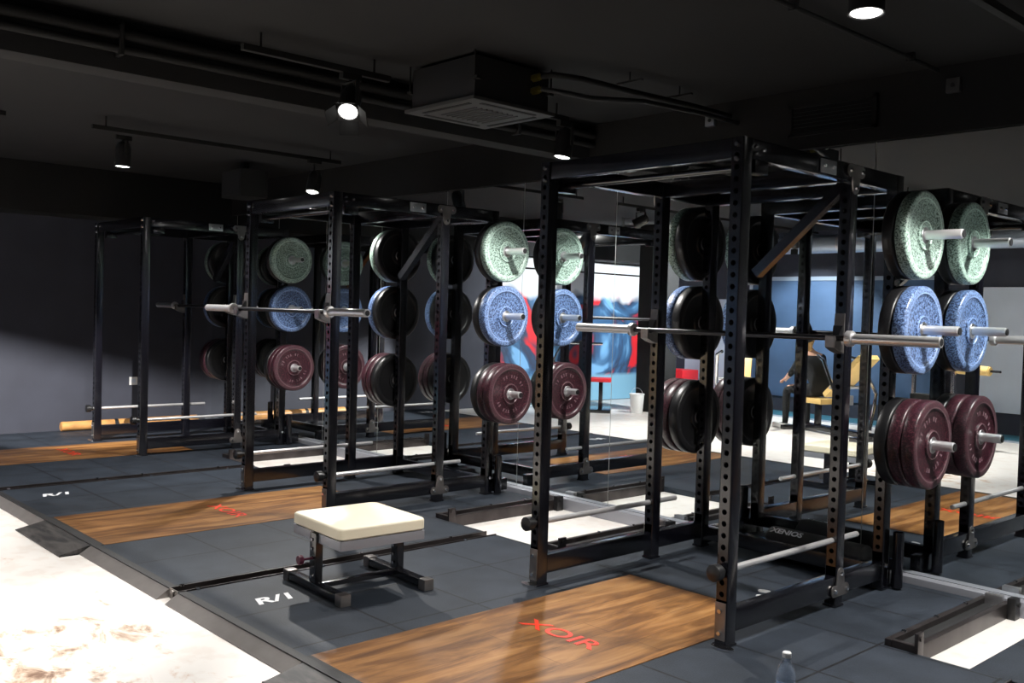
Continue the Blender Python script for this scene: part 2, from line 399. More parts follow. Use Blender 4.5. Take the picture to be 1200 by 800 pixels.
# ------------------------------------------------------------------ lifting platforms
W2 = 1.515; RW = 1.0; YFr = -3.17; YN = -1.13
WC = .04                       # the oak deck sits slightly right of the centre
bay = ['nearest', 'middle', 'farthest']
def platform(cx, lab, full=True):
    t = thing('lifting_platform', lab, 'platform', (cx, 0, 0), group='lifting platforms in a row')
    wl, wr = WC-.445, WC+.445
    z0 = FZ+.001
    mb = MB()
    lr = -W2 if full else -W2
    mb.box(-W2, wl, YFr+.03, YN, z0, 0).box(wr, W2, YFr+.03, YN, z0, 0).box(wl, wr, -1.16, YN, z0, 0)
    rl = -RW if full else -1.77
    mb.box(rl, RW, YN, -.08, z0, 0)
    o = mb.build('rubber_tiles', M['mat'], t, smooth=False)
    # shift object space so that tile joints fall on the 0.5 m grid measured from the deck and the front edge
    off = Vector((wr, YFr+.02, 0))
    for v in o.data.vertices: v.co -= off
    o.location = off
    MB().box(wl+.002, wr-.002, YFr+.05, -1.162, z0, .002).build('oak_deck', M['wood'], t, smooth=False)
    MB().box(-W2, W2, YFr-.012, YFr+.03, z0, .003, .003).box(wl+.002, wr-.002, YFr+.03, YFr+.05, z0, .002).build('rubber_border', M['rubber'], t)
    for a, b in ((-W2, WC-.41), (WC+.41, W2)):
        MB().poly([(YFr-.012, -.003), (YFr-.075, FZ+.004), (YFr-.075, FZ), (YFr-.012, FZ)], 'x', a, b).build('edge_ramp', M['edge'], t)
    # red lettering across the deck, white emblem on the left corner tile
    textmesh('XOIR', .135, M['redpaint'], 'deck_lettering', t, (WC, -2.15, .0035), depth=.0004, bold=.002, xs=1.35)
    textmesh('R/1', .13, M['whitepaint'], 'tile_emblem', t, (-1.155, -2.87, .0015), rz=PI/2, shear=.25, depth=.0004, bold=.004, xs=1.15)
    return t
platform(CX[0], 'nearest black rubber lifting platform with oak deck and red letters')
platform(CX[1], 'middle black rubber lifting platform, oak deck beyond the cream stool')
platform(CX[2], 'farthest dim lifting platform with oak deck against the grey left wall')
platform(CX[0]+P, 'black rubber lifting platform at the right edge, right of the nearest rack', False)

# steel channels between neighbouring platforms
def channel(xc, lab):
    t = thing('joint_channel', lab, 'floor channel', (xc, 0, 0), group='channels between platforms')
    w = .049
    MB().box(-w, w, YFr-.01, YN, FZ, -.028).box(-w, -w+.008, YFr-.01, YN, FZ, .006, .001).box(w-.008, w, YFr-.01, YN, FZ, .006, .001).build('channel_steel', M['darkedge'], t)
    for y in (YFr+.05, YFr+.75, YFr+1.1, YFr+1.75):
        MB().cyl((-w+.004, y, .003), (-w+.004, y, .010), .012).build('bolt', M['chrome'], t)
        MB().cyl((w-.004, y+.04, .003), (w-.004, y+.04, .010), .012).build('bolt', M['chrome'], t)
    MB().cyl((0, YFr-.022, -.012), (0, YFr-.005, -.012), .016).box(-w, w, YFr-.012, YFr-.008, FZ, .006).build('end_cap', M['gusset'], t)
channel(CX[0]-P/2, 'dark steel joint channel between nearest and middle platforms')
channel(CX[1]-P/2, 'dark steel joint channel between middle and farthest platforms')
channel(CX[0]+P/2, 'dark steel joint channel right of the nearest platform')

# raised steel floor frames either side of the rack zone
def floor_frame(xc, lab):
    t = thing('floor_frame', lab, 'steel frame', (xc, 0, 0), group='steel floor frames beside the racks')
    w = .072
    MB().box(-w, -w+.03, YN, -.09, FZ, .03, .003).build('side_bar', M['darkedge'], t)
    MB().box(w-.03, w, YN, -.09, FZ, .03, .003).build('side_bar', M['darkedge'], t)
    MB().box(-w+.03, w-.03, YN+.002, YN+.03, FZ, .03, .003).build('end_bar', M['darkedge'], t)
    MB().box(-w+.03, w-.03, -.13, -.092, FZ, .055, .004).build('end_bar', M['tin'], t)
    MB().box(-w+.03, w-.03, YN+.03, -.13, FZ, .004).build('rubber_insert', M['rubber'], t)
    MB().box(w-.012, w+.004, YN-.004, YN+.05, FZ, .085, .002).cyl((w+.004, YN+.02, .06), (w+.01, YN+.02, .06), .010).build('end_bracket', M['darkedge'], t)
    MB().box(w, w+.04, -.15, -.09, FZ, .06, .004).cyl((w+.04, -.12, .03), (w+.05, -.12, .03), .012).build('hinge_block', M['knob'], t)
    for k in range(3):
        MB().cyl((-w+.015, YN+.15+k*.33, .03), (-w+.015, YN+.15+k*.33, .037), .011).build('bolt', M['chrome'], t)
for i in range(3):
    floor_frame(CX[i]+RW+.075, 'raised steel floor frame right of the %s rack' % bay[i])
    floor_frame(CX[i]-RW-.075 + (.04 if i == 0 else 0), 'raised steel floor frame left of the %s rack' % bay[i])

# wedge ramps in front of the decks
for i, lab in ((0, 'grey wood-grain wedge ramp at the bottom edge, before the nearest deck'), (1, 'grey wood-grain wedge ramp before the middle oak deck')):
    t = thing('wedge_ramp', lab, 'ramp', (CX[i]+WC, YFr-.012, FZ), group='wedge ramps before the oak decks')
    a = .40
    MB().poly([(0, .043), (-.17, .008), (-.17, 0), (0, 0)], 'x', -a, a).build('ramp_top', M['rampwood'], t, smooth=False)
    MB().box(a, a+.010, -.17, 0, 0, .006).box(-a-.010, -a, -.17, 0, 0, .006).build('rubber_foot', M['rubber'], t)

# ------------------------------------------------------------------ power rack
def upright_mesh():
    w, d, r = .030, .035, .005     # half width (x), half depth (y)
    t = bmesh.new(); hr = .0125; seg = 10
    # rounded side walls
    def prof(sx):
        pts = [(w-r, -d)]
        for k in range(1, 4): a = -PI/2+k*PI/6; pts.append((w-r+r*math.cos(a), -d+r+r*math.sin(a)))
        for k in range(0, 4): a = k*PI/6; pts.append((w-r+r*math.cos(a), d-r+r*math.sin(a)))
        return [(sx*p[0], p[1]) for p in pts]
    for sx in (-1, 1):
        pr = prof(sx)
        A = [t.verts.new((p[0], p[1], .012)) for p in pr]; B = [t.verts.new((p[0], p[1], H)) for p in pr]
        for k in range(len(pr)-1): t.faces.new((A[k], A[k+1], B[k+1], B[k]))
    ww = w-r
    for sy in (-1, 1):
        y = sy*d
        z = .012
        holes = []
        n = 38; z0 = .20
        def quad(za, zb): t.faces.new([t.verts.new(c) for c in ((-ww, y, za), (ww, y, za), (ww, y, zb), (-ww, y, zb))])
        quad(.012, z0)
        for k in range(n):
            za = z0+k*.05; zc = za+.025
            ring = [t.verts.new((hr*math.cos(2*PI*j/seg), y, zc+hr*math.sin(2*PI*j/seg))) for j in range(seg)]
            inn = [t.verts.new((hr*math.cos(2*PI*j/seg), y-sy*.004, zc+hr*math.sin(2*PI*j/seg))) for j in range(seg)]
            out = []
            for j in range(seg):
                a = 2*PI*j/seg; cx, cz = math.cos(a), math.sin(a); s_ = min(ww/abs(cx) if abs(cx) > 1e-6 else 9, .025/abs(cz) if abs(cz) > 1e-6 else 9)
                out.append(t.verts.new((cx*s_, y, zc+cz*s_)))
            for j in range(seg):
                j2 = (j+1) % seg
                t.faces.new((ring[j], ring[j2], out[j2], out[j])); t.faces.new((ring[j], inn[j], inn[j2], ring[j2]))
            # corner triangles
            for cxs, czs in ((1, 1), (-1, 1), (-1, -1), (1, -1)):
                c = Vector((cxs*ww, y, zc+czs*.025)); ds = []
                for j in range(seg):
                    a = 2*PI*j/seg
                    if math.cos(a)*cxs > 0 and math.sin(a)*czs > -1e-9: ds.append((abs(math.sin(a)/math.cos(a)), j))
                # find the consecutive pair whose angles bracket the corner
                ca = math.atan2(czs*.025, cxs*ww) % (2*PI)
                j = int(ca/(2*PI/seg)); j2 = (j+1) % seg
                if (out[j].co-c).length > 1e-5 and (out[j2].co-c).length > 1e-5:
                    t.faces.new((out[j], t.verts.new(c), out[j2]))
        quad(z0+n*.05, H)
    t.faces.new([t.verts.new(c) for c in ((-w, -d, H), (w, -d, H), (w, d, H), (-w, d, H))])
    bmesh.ops.remove_doubles(t, verts=t.verts, dist=1e-5)
    bmesh.ops.recalc_face_normals(t, faces=t.faces[:])
    me = bpy.data.meshes.new('upright'); t.to_mesh(me); t.free()
    me.materials.append(M['frame']); me.shade_smooth(); me.set_sharp_from_angle(angle=R(35))
    return me
UPR = upright_mesh()

def bolts(t, pts, ax, out, r=.010):
    for p in pts:
        q = [0, 0, 0]; q['xyz'.index(ax)] += out
        MB().cyl((0, 0, 0), q, r, r*.8, 8).build('bolt', M['chrome'], t, loc=p)
def make_rack():
    t = thing('power_rack', '', 'power rack')
    xl, xr = XL-RC, XR-RC; w, d = .03, .035
    for x in (xl, xr):
        for y in (YF, YM, YR):
            o = bpy.data.objects.new('upright', UPR); C.objects.link(o); o.location = (x, y, 0); o.parent = t
    bh = .085
    # top frame
    for x in (xl, xr):
        MB().box(x-.028, x+.028, YF+d, YM-d, H-bh, H, .004).box(x-.028, x+.028, YM+d, YR-d, H-bh, H, .004).build('top_side_beam', M['frame'], t)
    for y in (YF, YM, YR):
        MB().box(xl+w, xr-w, y-.028, y+.028, H-bh, H, .004).build('top_crossmember', M['frame'], t)
    MB().cyl((xl+.03, YF+.11, H-.105), (xr-.03, YF+.11, H-.105), .016).box(xl-.028, xl+.03, YF+.06, YF+.16, H-.14, H-.085, .003).box(xr-.03, xr+.028, YF+.06, YF+.16, H-.14, H-.085, .003).build('pull_up_bar', M['frame'], t)
    # base frame
    for x in (xl, xr):
        mb = MB().box(x-.028, x+.028, YF+d, YM-d, .06, .155, .004).box(x-.028, x+.028, YM+d, YR-d, .06, .155, .004)
        mb.build('base_side_beam', M['frame'], t)
        mb = MB().box(x-.028, x+.028, YR+d, -.11, .02, .11, .004).build('rear_stub', M['frame'], t)
    MB().box(xl+w, xr-w, YR-.028, YR+.028, .05, .13, .004).build('base_crossmember', M['frame'], t)
    # 45 degree brace in the middle bay
    mb = MB(); tt = bmesh.new(); bmesh.ops.create_cube(tt, size=1)
    a, b = Vector((xr-.03, YM, H-.10)), Vector((xr-.50, YM, H-.52))
    dd = b-a
    for v in tt.verts: v.co = Vector((v.co.x*.05, v.co.y*.05, v.co.z*dd.length))
    mb.merge(tt, Matrix.Translation((a+b)/2) @ dd.to_track_quat('Z', 'Y').to_matrix().to_4x4())
    mb.build('diagonal_brace', M['frame'], t)
    # front flange plates, feet
    for x in (xl, xr):
        mb = MB().box(x-.026, x+.026, YF-d-.006, YF-d-.0005, .03, .19, .002)
        mb.build('flange_plate', M['gusset'], t)
        bolts(t, [(x, YF-d-.006, .06), (x, YF-d-.006, .155)], 'y', -.010, .012); bolts(t, [(x, YF-d, H-.03), (x, YF-d, H-.09)], 'y', -.010, .011)
        sx = 1 if x > 0 else -1
        for y in (YF, YM, YR):
            MB().box(x-.034, x+.034, y-.04, y+.04, 0.002, .012, .002).build('foot_plate', M['frame'], t)
        pts = [(x+sx*(.02+.055*math.cos(a)), YF-.045+.028*math.sin(a)) for a in [k*PI/8 for k in range(16)]]
        MB().poly(pts, 'z', .002, .009).build('foot_tab', M['chrome'], t)
        # triangular gusset at the middle uprights: bottom and top, outside face
        gx = x+sx*(w+.001)
        for sgn, z0 in ((1, .05), (-1, H)):
            pts = []
            for cy, cz, a0, a1 in ((YM-.055, .035, -110, -300), (YM, .115, 160, 20), (YM+.055, .035, 120, -70)):
                for q in range(7):
                    a = R(a0+(a1-a0)*q/6); pts.append((cy+.030*math.cos(a), z0+sgn*(cz+.030*math.sin(a))))
            MB().poly(pts, 'x', gx, gx+sx*.006, .001).build('gusset_plate', M['gusset'], t)
            bolts(t, [(gx+sx*.006, YM-.055, z0+sgn*.035), (gx+sx*.006, YM+.055, z0+sgn*.035), (gx+sx*.006, YM, z0+sgn*.115)], 'x', sx*.010, .012)
        # front inner corner gusset at the top and splice plate on the side beam
        MB().box(gx, gx+sx*.005, YF+.58, YF+.72, H-.075, H-.012, .001).build('splice_plate', M['tin'], t)
        bolts(t, [(gx+sx*.005, YF+.61, H-.043), (gx+sx*.005, YF+.69, H-.043)], 'x', sx*.008, .010)
        bolts(t, [(gx, YF+.06, H-.03), (gx, YF+.06, H-.06), (gx, YF+.12, H-.04)], 'x', sx*.008, .008)
        # storage pegs
        for z, L in ((1.84, .325), (1.36, .325), (.785, .325)):
            p = MB().cyl((x+sx*(w+.004), YR, z), (x+sx*(w+L), YR, z), .0245, seg=24, bev=.002).build('storage_peg', M['sleeve'], t)
            MB().cyl((x+sx*w, YR, z), (x+sx*(w+.010), YR, z), .036).build('peg_flange', M['frame'], p)
            MB().lathe([(0, 0), (.017, 0), (.019, .003), (.019, .006), (0, .006)], 20, Matrix.Translation((x+sx*(w+L), YR, z)) @ Matrix.Rotation(sx*PI/2, 4, 'Y')).build('end_cap', M['knob'], p)
        # vertical barbell holder tube
        hx = x+sx*(w+.035)
        prof = [(.024, .012), (.0285, .012), (.0285, .30), (.024, .30)]
        h = MB().lathe(prof, 20, Matrix.Translation((hx, YR+.06, 0)), close=True).box(x+sx*w if sx > 0 else hx-.01, hx+.01 if sx > 0 else x+sx*w, YR+.035, YR+.05, .10, .16).build('bar_holder', M['frame'], t)
        bolts(t, [(x+sx*w, YR, .13)], 'x', sx*.014, .014)
    return t
rack0 = make_rack()
racks = [rack0, dup(rack0), dup(rack0)]
rl = ['nearest black power rack with holed uprights, right of centre', 'middle black power rack, behind the cream stool', 'farthest black power rack, by the grey left wall']
for i, r in enumerate(racks):
    r.location = (RC-i*P, 0, 0); tag(r, rl[i], 'power rack', 'black power racks in a row')

# ------------------------------------------------------------------ bumper plates
def make_plate(col, th):
    t = thing('bumper_plate', '', 'bumper plate')
    h = th/2
    face = [(.0425, h-.003), (.066, h-.004), (.070, h), (.073, h), (.078, h-.012), (.165, h-.013), (.182, h-.006), (.186, h-.001), (.190, h), (.214, h-.001), (.221, h-.004), (.225, h-.010)]
    prof = face+[(r, -z) for r, z in face[::-1]]
    prof = [(.0425, -h+.002)]+prof[:] 
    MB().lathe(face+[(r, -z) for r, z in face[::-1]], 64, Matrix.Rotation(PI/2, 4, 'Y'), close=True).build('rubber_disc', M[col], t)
    MB().lathe([(.0254, h-.001), (.041, h-.001), (.0427, h-.003), (.0427, -h+.003), (.041, -h+.001), (.0254, -h+.001)], 32, Matrix.Rotation(PI/2, 4, 'Y'), close=True).build('steel_hub', M['tin'], t)
    # moulded lettering blocks round the face
    if col != 'dkred': return t
    mb = MB()
    for side in (1, -1):
        for a0 in (PI/2, -PI/2):
            for k in range(-4, 5):
                a = a0+k*.20
                if (k+9) % 4 == 3: continue
                m = Matrix.Rotation(a, 4, 'X') @ Matrix.Translation((side*(h-.0125), .130, 0))
                mb.box(-.002, .002, -.011, .011, -.002-.003*(k % 2), .003, 0, m)
                mb.box(-.002, .002, .007, .011, -.007, .006, 0, m)
    mb.build('moulded_lettering', M['whiteish_'+col] if 'whiteish_'+col in M else M[col], t)
    return t
M['whiteish_blue'] = pm('pale_blue_rubber', (.12, .19, .40), .4)
M['whiteish_dkred'] = pm('pale_pink_rubber', (.22, .14, .16), .4)
M['whiteish_green'] = pm('grey_green_rubber', (.10, .17, .13), .4)
cfg = [('green', .065, 2, 1.84, 'top'), ('blue', .070, 2, 1.36, 'middle'), ('dkred', .070, 3, .785, 'bottom')]
colname = dict(green='green flecked', blue='blue flecked', dkred='maroon flecked', black='plain black')
protos = {}
used = set()
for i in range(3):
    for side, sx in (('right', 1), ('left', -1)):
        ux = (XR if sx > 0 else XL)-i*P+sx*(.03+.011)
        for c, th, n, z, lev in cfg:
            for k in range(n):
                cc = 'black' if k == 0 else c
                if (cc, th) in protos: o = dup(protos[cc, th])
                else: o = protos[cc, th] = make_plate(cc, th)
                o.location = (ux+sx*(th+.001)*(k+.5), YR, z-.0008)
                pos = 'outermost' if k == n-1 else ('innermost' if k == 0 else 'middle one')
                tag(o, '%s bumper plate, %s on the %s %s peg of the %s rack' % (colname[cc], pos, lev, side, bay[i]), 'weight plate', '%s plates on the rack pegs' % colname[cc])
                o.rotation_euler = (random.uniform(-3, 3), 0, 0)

# ------------------------------------------------------------------ barbells, cups, safeties
def make_bar():
    t = thing('barbell', '', 'barbell')
    MB().cyl((-.655, 0, 0), (.655, 0, 0), .014, seg=16).build('shaft', M['shaft'], t)
    for sx in (-1, 1):
        s = MB().cyl((sx*.685, 0, 0), (sx*1.10, 0, 0), .025, seg=28, bev=.002).build('sleeve', M['sleeve'], t)
        MB().cyl((sx*1.0995, 0, 0), (sx*1.1015, 0, 0), .017).build('end_cap', M['knob'], s)
        MB().lathe([(.014, .652), (.030, .652), (.038, .656), (.038, .680), (.034, .686), (.025, .687)], 28, Matrix.Rotation(sx*PI/2, 4, 'Y')).build('collar', M['sleeve'], t)
    return t
bar0 = make_bar(); bars = [bar0, dup(bar0), dup(bar0)]
barpos = [(RC-.02, YM-.085, 1.312), (RC-P-.01, YF-.085, 1.36), (RC-2*P-.02, YM-.085, 1.36)]
bl = ['nearest empty barbell racked inside the nearest rack, thick bright sleeves', 'empty barbell on the front uprights of the middle rack', 'empty barbell inside the farthest rack, mostly in shadow']
for o, p, l in zip(bars, barpos, bl): o.location = p; tag(o, l, 'barbell', 'empty barbells in the racks')
def make_cup():
    t = thing('bar_cup', '', 'bar hook')
    # plate against the upright front (y=0), lip towards -y ; bar centre at (0,-.05,0)
    pts = [(0, .12), (-.006, .12), (-.012, .03), (-.022, -.014), (-.078, -.016), (-.084, .010), (-.092, .010), (-.090, -.045), (-.05, -.062), (0, -.075)]
    MB().poly(pts, 'x', -.026, .026, .0015).build('steel_hook', M['gusset'], t)
    MB().poly([(-.016, .06), (-.020, .06), (-.026, -.0135), (-.076, -.0155), (-.076, -.0125), (-.022, -.010)], 'x', -.024, .024).build('plastic_liner', M['knob'], t)
    MB().cyl((0, 0, .09), (0, .05, .09), .011).build('pin', M['chrome'], t)
    return t
cup0 = make_cup(); first = True
for i in range(3):
    yy = (YM, YF, YM)[i]-.036; zz = (1.312, 1.36, 1.36)[i]
    for side, x in (('left', XL), ('right', XR)):
        o = cup0 if first else dup(cup0); first = False
        o.location = (x-i*P, yy, zz)
        tag(o, 'steel bar hook on the %s upright holding the barbell of the %s rack' % (side, bay[i]), 'bar hook', 'bar hooks under the barbells')
def make_safety():
    t = thing('safety_bar', '', 'safety bar')
    # runs along y through the uprights, origin at the front upright centre
    MB().cyl((0, -.06, 0), (0, 1.12, 0), .0145, seg=16, bev=.002).build('bar', M['sleeve'], t)
    k = MB().lathe([(0, -.045), (.030, -.045), (.036, -.040), (.036, -.004), (.030, 0), (0, 0)], 12, Matrix.Translation((0, -.06, 0)) @ Matrix.Rotation(-PI/2, 4, 'X') @ Matrix.Translation((0, 0, 0)) @ Matrix.Scale(-1, 4, (0, 0, 1)) @ Matrix.Translation((0, 0, .045))).build('knob', M['knob'], t)
    MB().cyl((0, -.062, 0), (0, -.040, 0), .020).build('ferrule', M['knob'], t)
    return t
sf0 = make_safety(); first = True
for i in range(3):
    for side, x in (('left', XL), ('right', XR)):
        o = sf0 if first else dup(sf0); first = False
        o.location = (x-i*P, YF, .275 if i == 1 else .325)
        tag(o, 'silver safety bar low on the %s side of the %s rack, black knob in front' % (side, bay[i]), 'safety bar', 'safety bars low in the racks')

# ------------------------------------------------------------------ cream stool
t = thing('padded_stool', 'low square stool with cream padded seat on black steel feet, left of the nearest rack', 'stool', (-1.0, -2.42, 0), R(-3))
s = .245; tz = .355
def rrect(h, r, z):
    o = []
    for k in range(4):
        cx = (h-r)*(1 if k in (0, 3) else -1); cy = (h-r)*(1 if k in (0, 1) else -1)
        for q in range(6): a = k*PI/2+q*PI/10; o.append((cx+r*math.cos(a), cy+r*math.sin(a), z))
    return o
tt = bmesh.new()
lay = [rrect(s-.010, .03, tz-.060)]+[rrect(s-.014*(1-math.cos(a)), .035, tz-.014+.014*math.sin(a)-.0) for a in [k*PI/10 for k in range(-1, 6)]]+[rrect(s-.06, .03, tz+.004), rrect(s-.14, .03, tz+.007)]
lay[1] = rrect(s, .035, tz-.052)
rg = [[tt.verts.new(p) for p in l] for l in lay]
for A_, B_ in zip(rg, rg[1:]):
    for k in range(24): tt.faces.new((A_[k], A_[(k+1) % 24], B_[(k+1) % 24], B_[k]))
tt.faces.new(rg[-1]); tt.faces.new(rg[0][::-1]); bmesh.ops.recalc_face_normals(tt, faces=tt.faces[:])
MB().merge(tt).build('cushion', M['pad'], t)
mb = MB()
for a in (-1, 1):
    mb.box(-s+.01, s-.01, a*(s-.012)-.006, a*(s-.012)+.006, tz-.108, tz-.0625, .002)
    mb.box(a*(s-.012)-.006, a*(s-.012)+.006, -s+.01, s-.01, tz-.108, tz-.0625, .002)
mb.build('apron_frame', M['rail'], t)
MB().box(-s+.02, s-.02, -s+.02, s-.02, tz-.075, tz-.0605).build('seat_board', M['rubber'], t)
for sy in (-1, 1):
    y = sy*.235
    MB().box(-.03, .03, y-.02, y+.02, .05, tz-.062, .004).build('post', M['frame'], t)
    MB().box(-.29, .29, y-.025, y+.025, .012, .05, .005).build('foot_bar', M['frame'], t)
    for sx in (-1, 1):
        MB().box(sx*.265-.028, sx*.265+.028, y-.028, y+.028, 0, .056, .006).build('foot_cap', M['gusset'], t)
    for k in range(5): MB().cyl((-.005, y+(-.02), .08+k*.045), (-.005, y-.026, .08+k*.045), .008, seg=10).build('bolt', M['chrome'], t)
MB().cyl((0, -.255, .17), (0, -.315, .17), .006).lathe([(0, -.01), (.022, -.01), (.025, 0), (.022, .012), (0, .012)], 8, Matrix.Translation((0, -.32, .17)) @ Matrix.Rotation(PI/2, 4, 'X')).build('adjusting_knob', pm('purple_knob', (.10, .015, .04), .4), t)
MB().box(-.02, .02, -.215, .215, .02, .045, .003).build('spreader', M['frame'], t)

# ------------------------------------------------------------------ roller and bottle
t = thing('foam_roller', 'black foam roller with white lettering lying behind the nearest rack', 'foam roller', (.26, -.170, .0905), R(-1))
MB().lathe([(.02, -.30), (.076, -.30), (.088, -.292), (.09, -.28), (.09, .28), (.088, .292), (.076, .30), (.02, .30)], 40, Matrix.Rotation(PI/2, 4, 'Y')).build('foam_body', M['rubber'], t)
mb = MB()
for sx in (-1, 1): mb.lathe([(.0, 0), (.021, 0), (.021, .004), (0, .004)], 24, Matrix.Translation((sx*.298, 0, 0)) @ Matrix.Rotation(PI/2, 4, 'Y'))
mb.build('core', M['knob'], t)
al = R(58)
textmesh('XENIOS', .052, M['whitepaint'], 'lettering', t, (-.17, -.0915*math.cos(al)+.0, .0915*math.sin(al)), rx=PI/2-al, depth=.0012, bold=.0012, xs=1.1)

for k, (dx, dy) in enumerate(((.36, -.86), (.405, -.95))):
    t = thing('chalk_block', 'small white chalk piece on the rubber inside the nearest rack, the %s of two' % ('farther', 'nearer')[k], 'chalk', (dx, dy, .001), R(20), 'chalk pieces on the mat')
    MB().poly([(.028*math.cos(a)*1.2, .018*math.sin(a)) for a in [q*PI/8 for q in range(16)]], 'z', 0, .010, .003).build('chalk_body', M['white'], t)
t = thing('water_bottle', 'clear plastic water bottle with white cap at the bottom edge', 'bottle', (.83, -1.99, .001))
BX, BY = 1.30, -2.08
t.location = (1.255, -2.135, .001)
prof = [(0, .004), (.024, 0), (.032, .004), (.0335, .012), (.0325, .05), (.0335, .055), (.0335, .12), (.0325, .125), (.0335, .13), (.0330, .150), (.026, .175), (.014, .195), (.0125, .200), (.0125, .216)]
MB().lathe(prof, 32).build('bottle_body', M['bottle'], t)
MB().lathe([(0, .208), (.0150, .208), (.0155, .211), (.0155, .224), (.013, .227), (0, .227)], 24).build('cap', M['white'], t)
MB().lathe([(.0338, .062), (.0342, .062), (.0342, .112), (.0338, .112)], 32, close=True).build('label_band', M['whitewall'], t)

# ------------------------------------------------------------------ ceiling equipment
# cassette air conditioner
t = thing('air_conditioner', 'square dark ceiling air conditioner with pale grille beneath', 'air conditioner', (-1.10, -1.61, 0))
A = .27; Z0 = 2.49
MB().box(-A, A, -A, A, Z0+.02, CEIL-.02, .006).build('casing', M['acbody'], t)
pn = MB().box(-A-.03, A+.03, -A-.03, A+.03, Z0, Z0+.02, .006).build('panel', M['acpanel'], t)
mb = MB()
for sx, sy in ((1, 0), (-1, 0), (0, 1), (0, -1)):
    if sx: mb.box(sx*(A-.03)-.012, sx*(A-.03)+.012, -A+.07, A-.07, Z0-.003, Z0+.004)
    else: mb.box(-A+.07, A-.07, sy*(A-.03)-.012, sy*(A-.03)+.012, Z0-.003, Z0+.004)
mb.build('air_slot', M['inside'], pn)
mb = MB()
for k in range(9): mb.box(-.15, .15, -.15+k*.0375-.004, -.15+k*.0375+.004, Z0-.006, Z0)
mb.build('intake_grille', M['acpanel'], pn)
for sx in (-1, 1):
    for sy in (-1, 1): MB().cyl((sx*(A+.01), sy*(A+.01), Z0+.12), (sx*(A+.01), sy*(A+.01), CEIL), .005).box(sx*(A+.012)-.018, sx*(A+.012)+.018, sy*(A-.005)-.018, sy*(A-.005)+.018, Z0+.11, Z0+.125).build('hanger_rod', M['blackpaint'], t)
for dz in (.19, .12): MB().cyl((A, .15, Z0+dz), (A+.05, .15, Z0+dz), .022, seg=6).cyl((A+.05, .15, Z0+dz), (A+.07, .15, Z0+dz), .014).build('pipe_fitting', M['brass'], t)
t = thing('refrigerant_pipe', 'pair of dark lagged pipes from the air conditioner to the mirror wall', 'pipe', (-1.10, -1.61, 0))
MB().tube([(A+.07, .15, Z0+.19), (A+.14, .17, Z0+.19), (A+.22, .30, Z0+.18), (A+.26, .70, Z0+.17), (A+.30, 1.2, Z0+.17), (A+.30, 1.58, Z0+.17)], .017).build('pipe', M['blackpaint'], t)
MB().tube([(A+.07, .15, Z0+.12), (A+.16, .18, Z0+.10), (A+.25, .35, Z0+.08), (A+.33, .70, Z0+.11), (A+.36, 1.2, Z0+.12), (A+.36, 1.58, Z0+.12)], .014).build('pipe', M['acbody'], t)
for y in (.6, 1.05): MB().box(A+.22, A+.40, y-.01, y+.01, Z0+.20, Z0+.21).cyl((A+.31, y, Z0+.21), (A+.31, y, CEIL), .004).build('bracket', M['blackpaint'], t)
# pipes along the beam
t = thing('beam_pipe', 'pair of black pipes running along the ceiling beam', 'pipe', (-1.68, 0, 0))
MB().tube([(0, -7.9, 2.60), (0, -.04, 2.60)], .022).build('pipe', M['blackpaint'], t)
MB().tube([(.0, -7.9, 2.67), (.0, -.04, 2.67)], .030).build('pipe', M['blackpaint'], t)
for k in range(6): MB().box(-.045, .035, -.8-k*1.3, -.78-k*1.3, 2.565, 2.71, .002).build('clamp', M['acbody'], t)
# black loudspeaker box
t = thing('ceiling_speaker', 'black loudspeaker box under the ceiling above the farthest rack', 'loudspeaker', (-5.55, -.75, CEIL-.34))
MB().box(-.2, .2, -.14, .14, 0, .26, .01).build('cabinet', M['blackpaint'], t)
MB().box(-.18, .18, -.146, -.14, .02, .24, .004).build('grille', M['cloth'], t)
MB().box(-.03, .03, -.03, .03, .26, .34).build('bracket', M['blackpaint'], t)

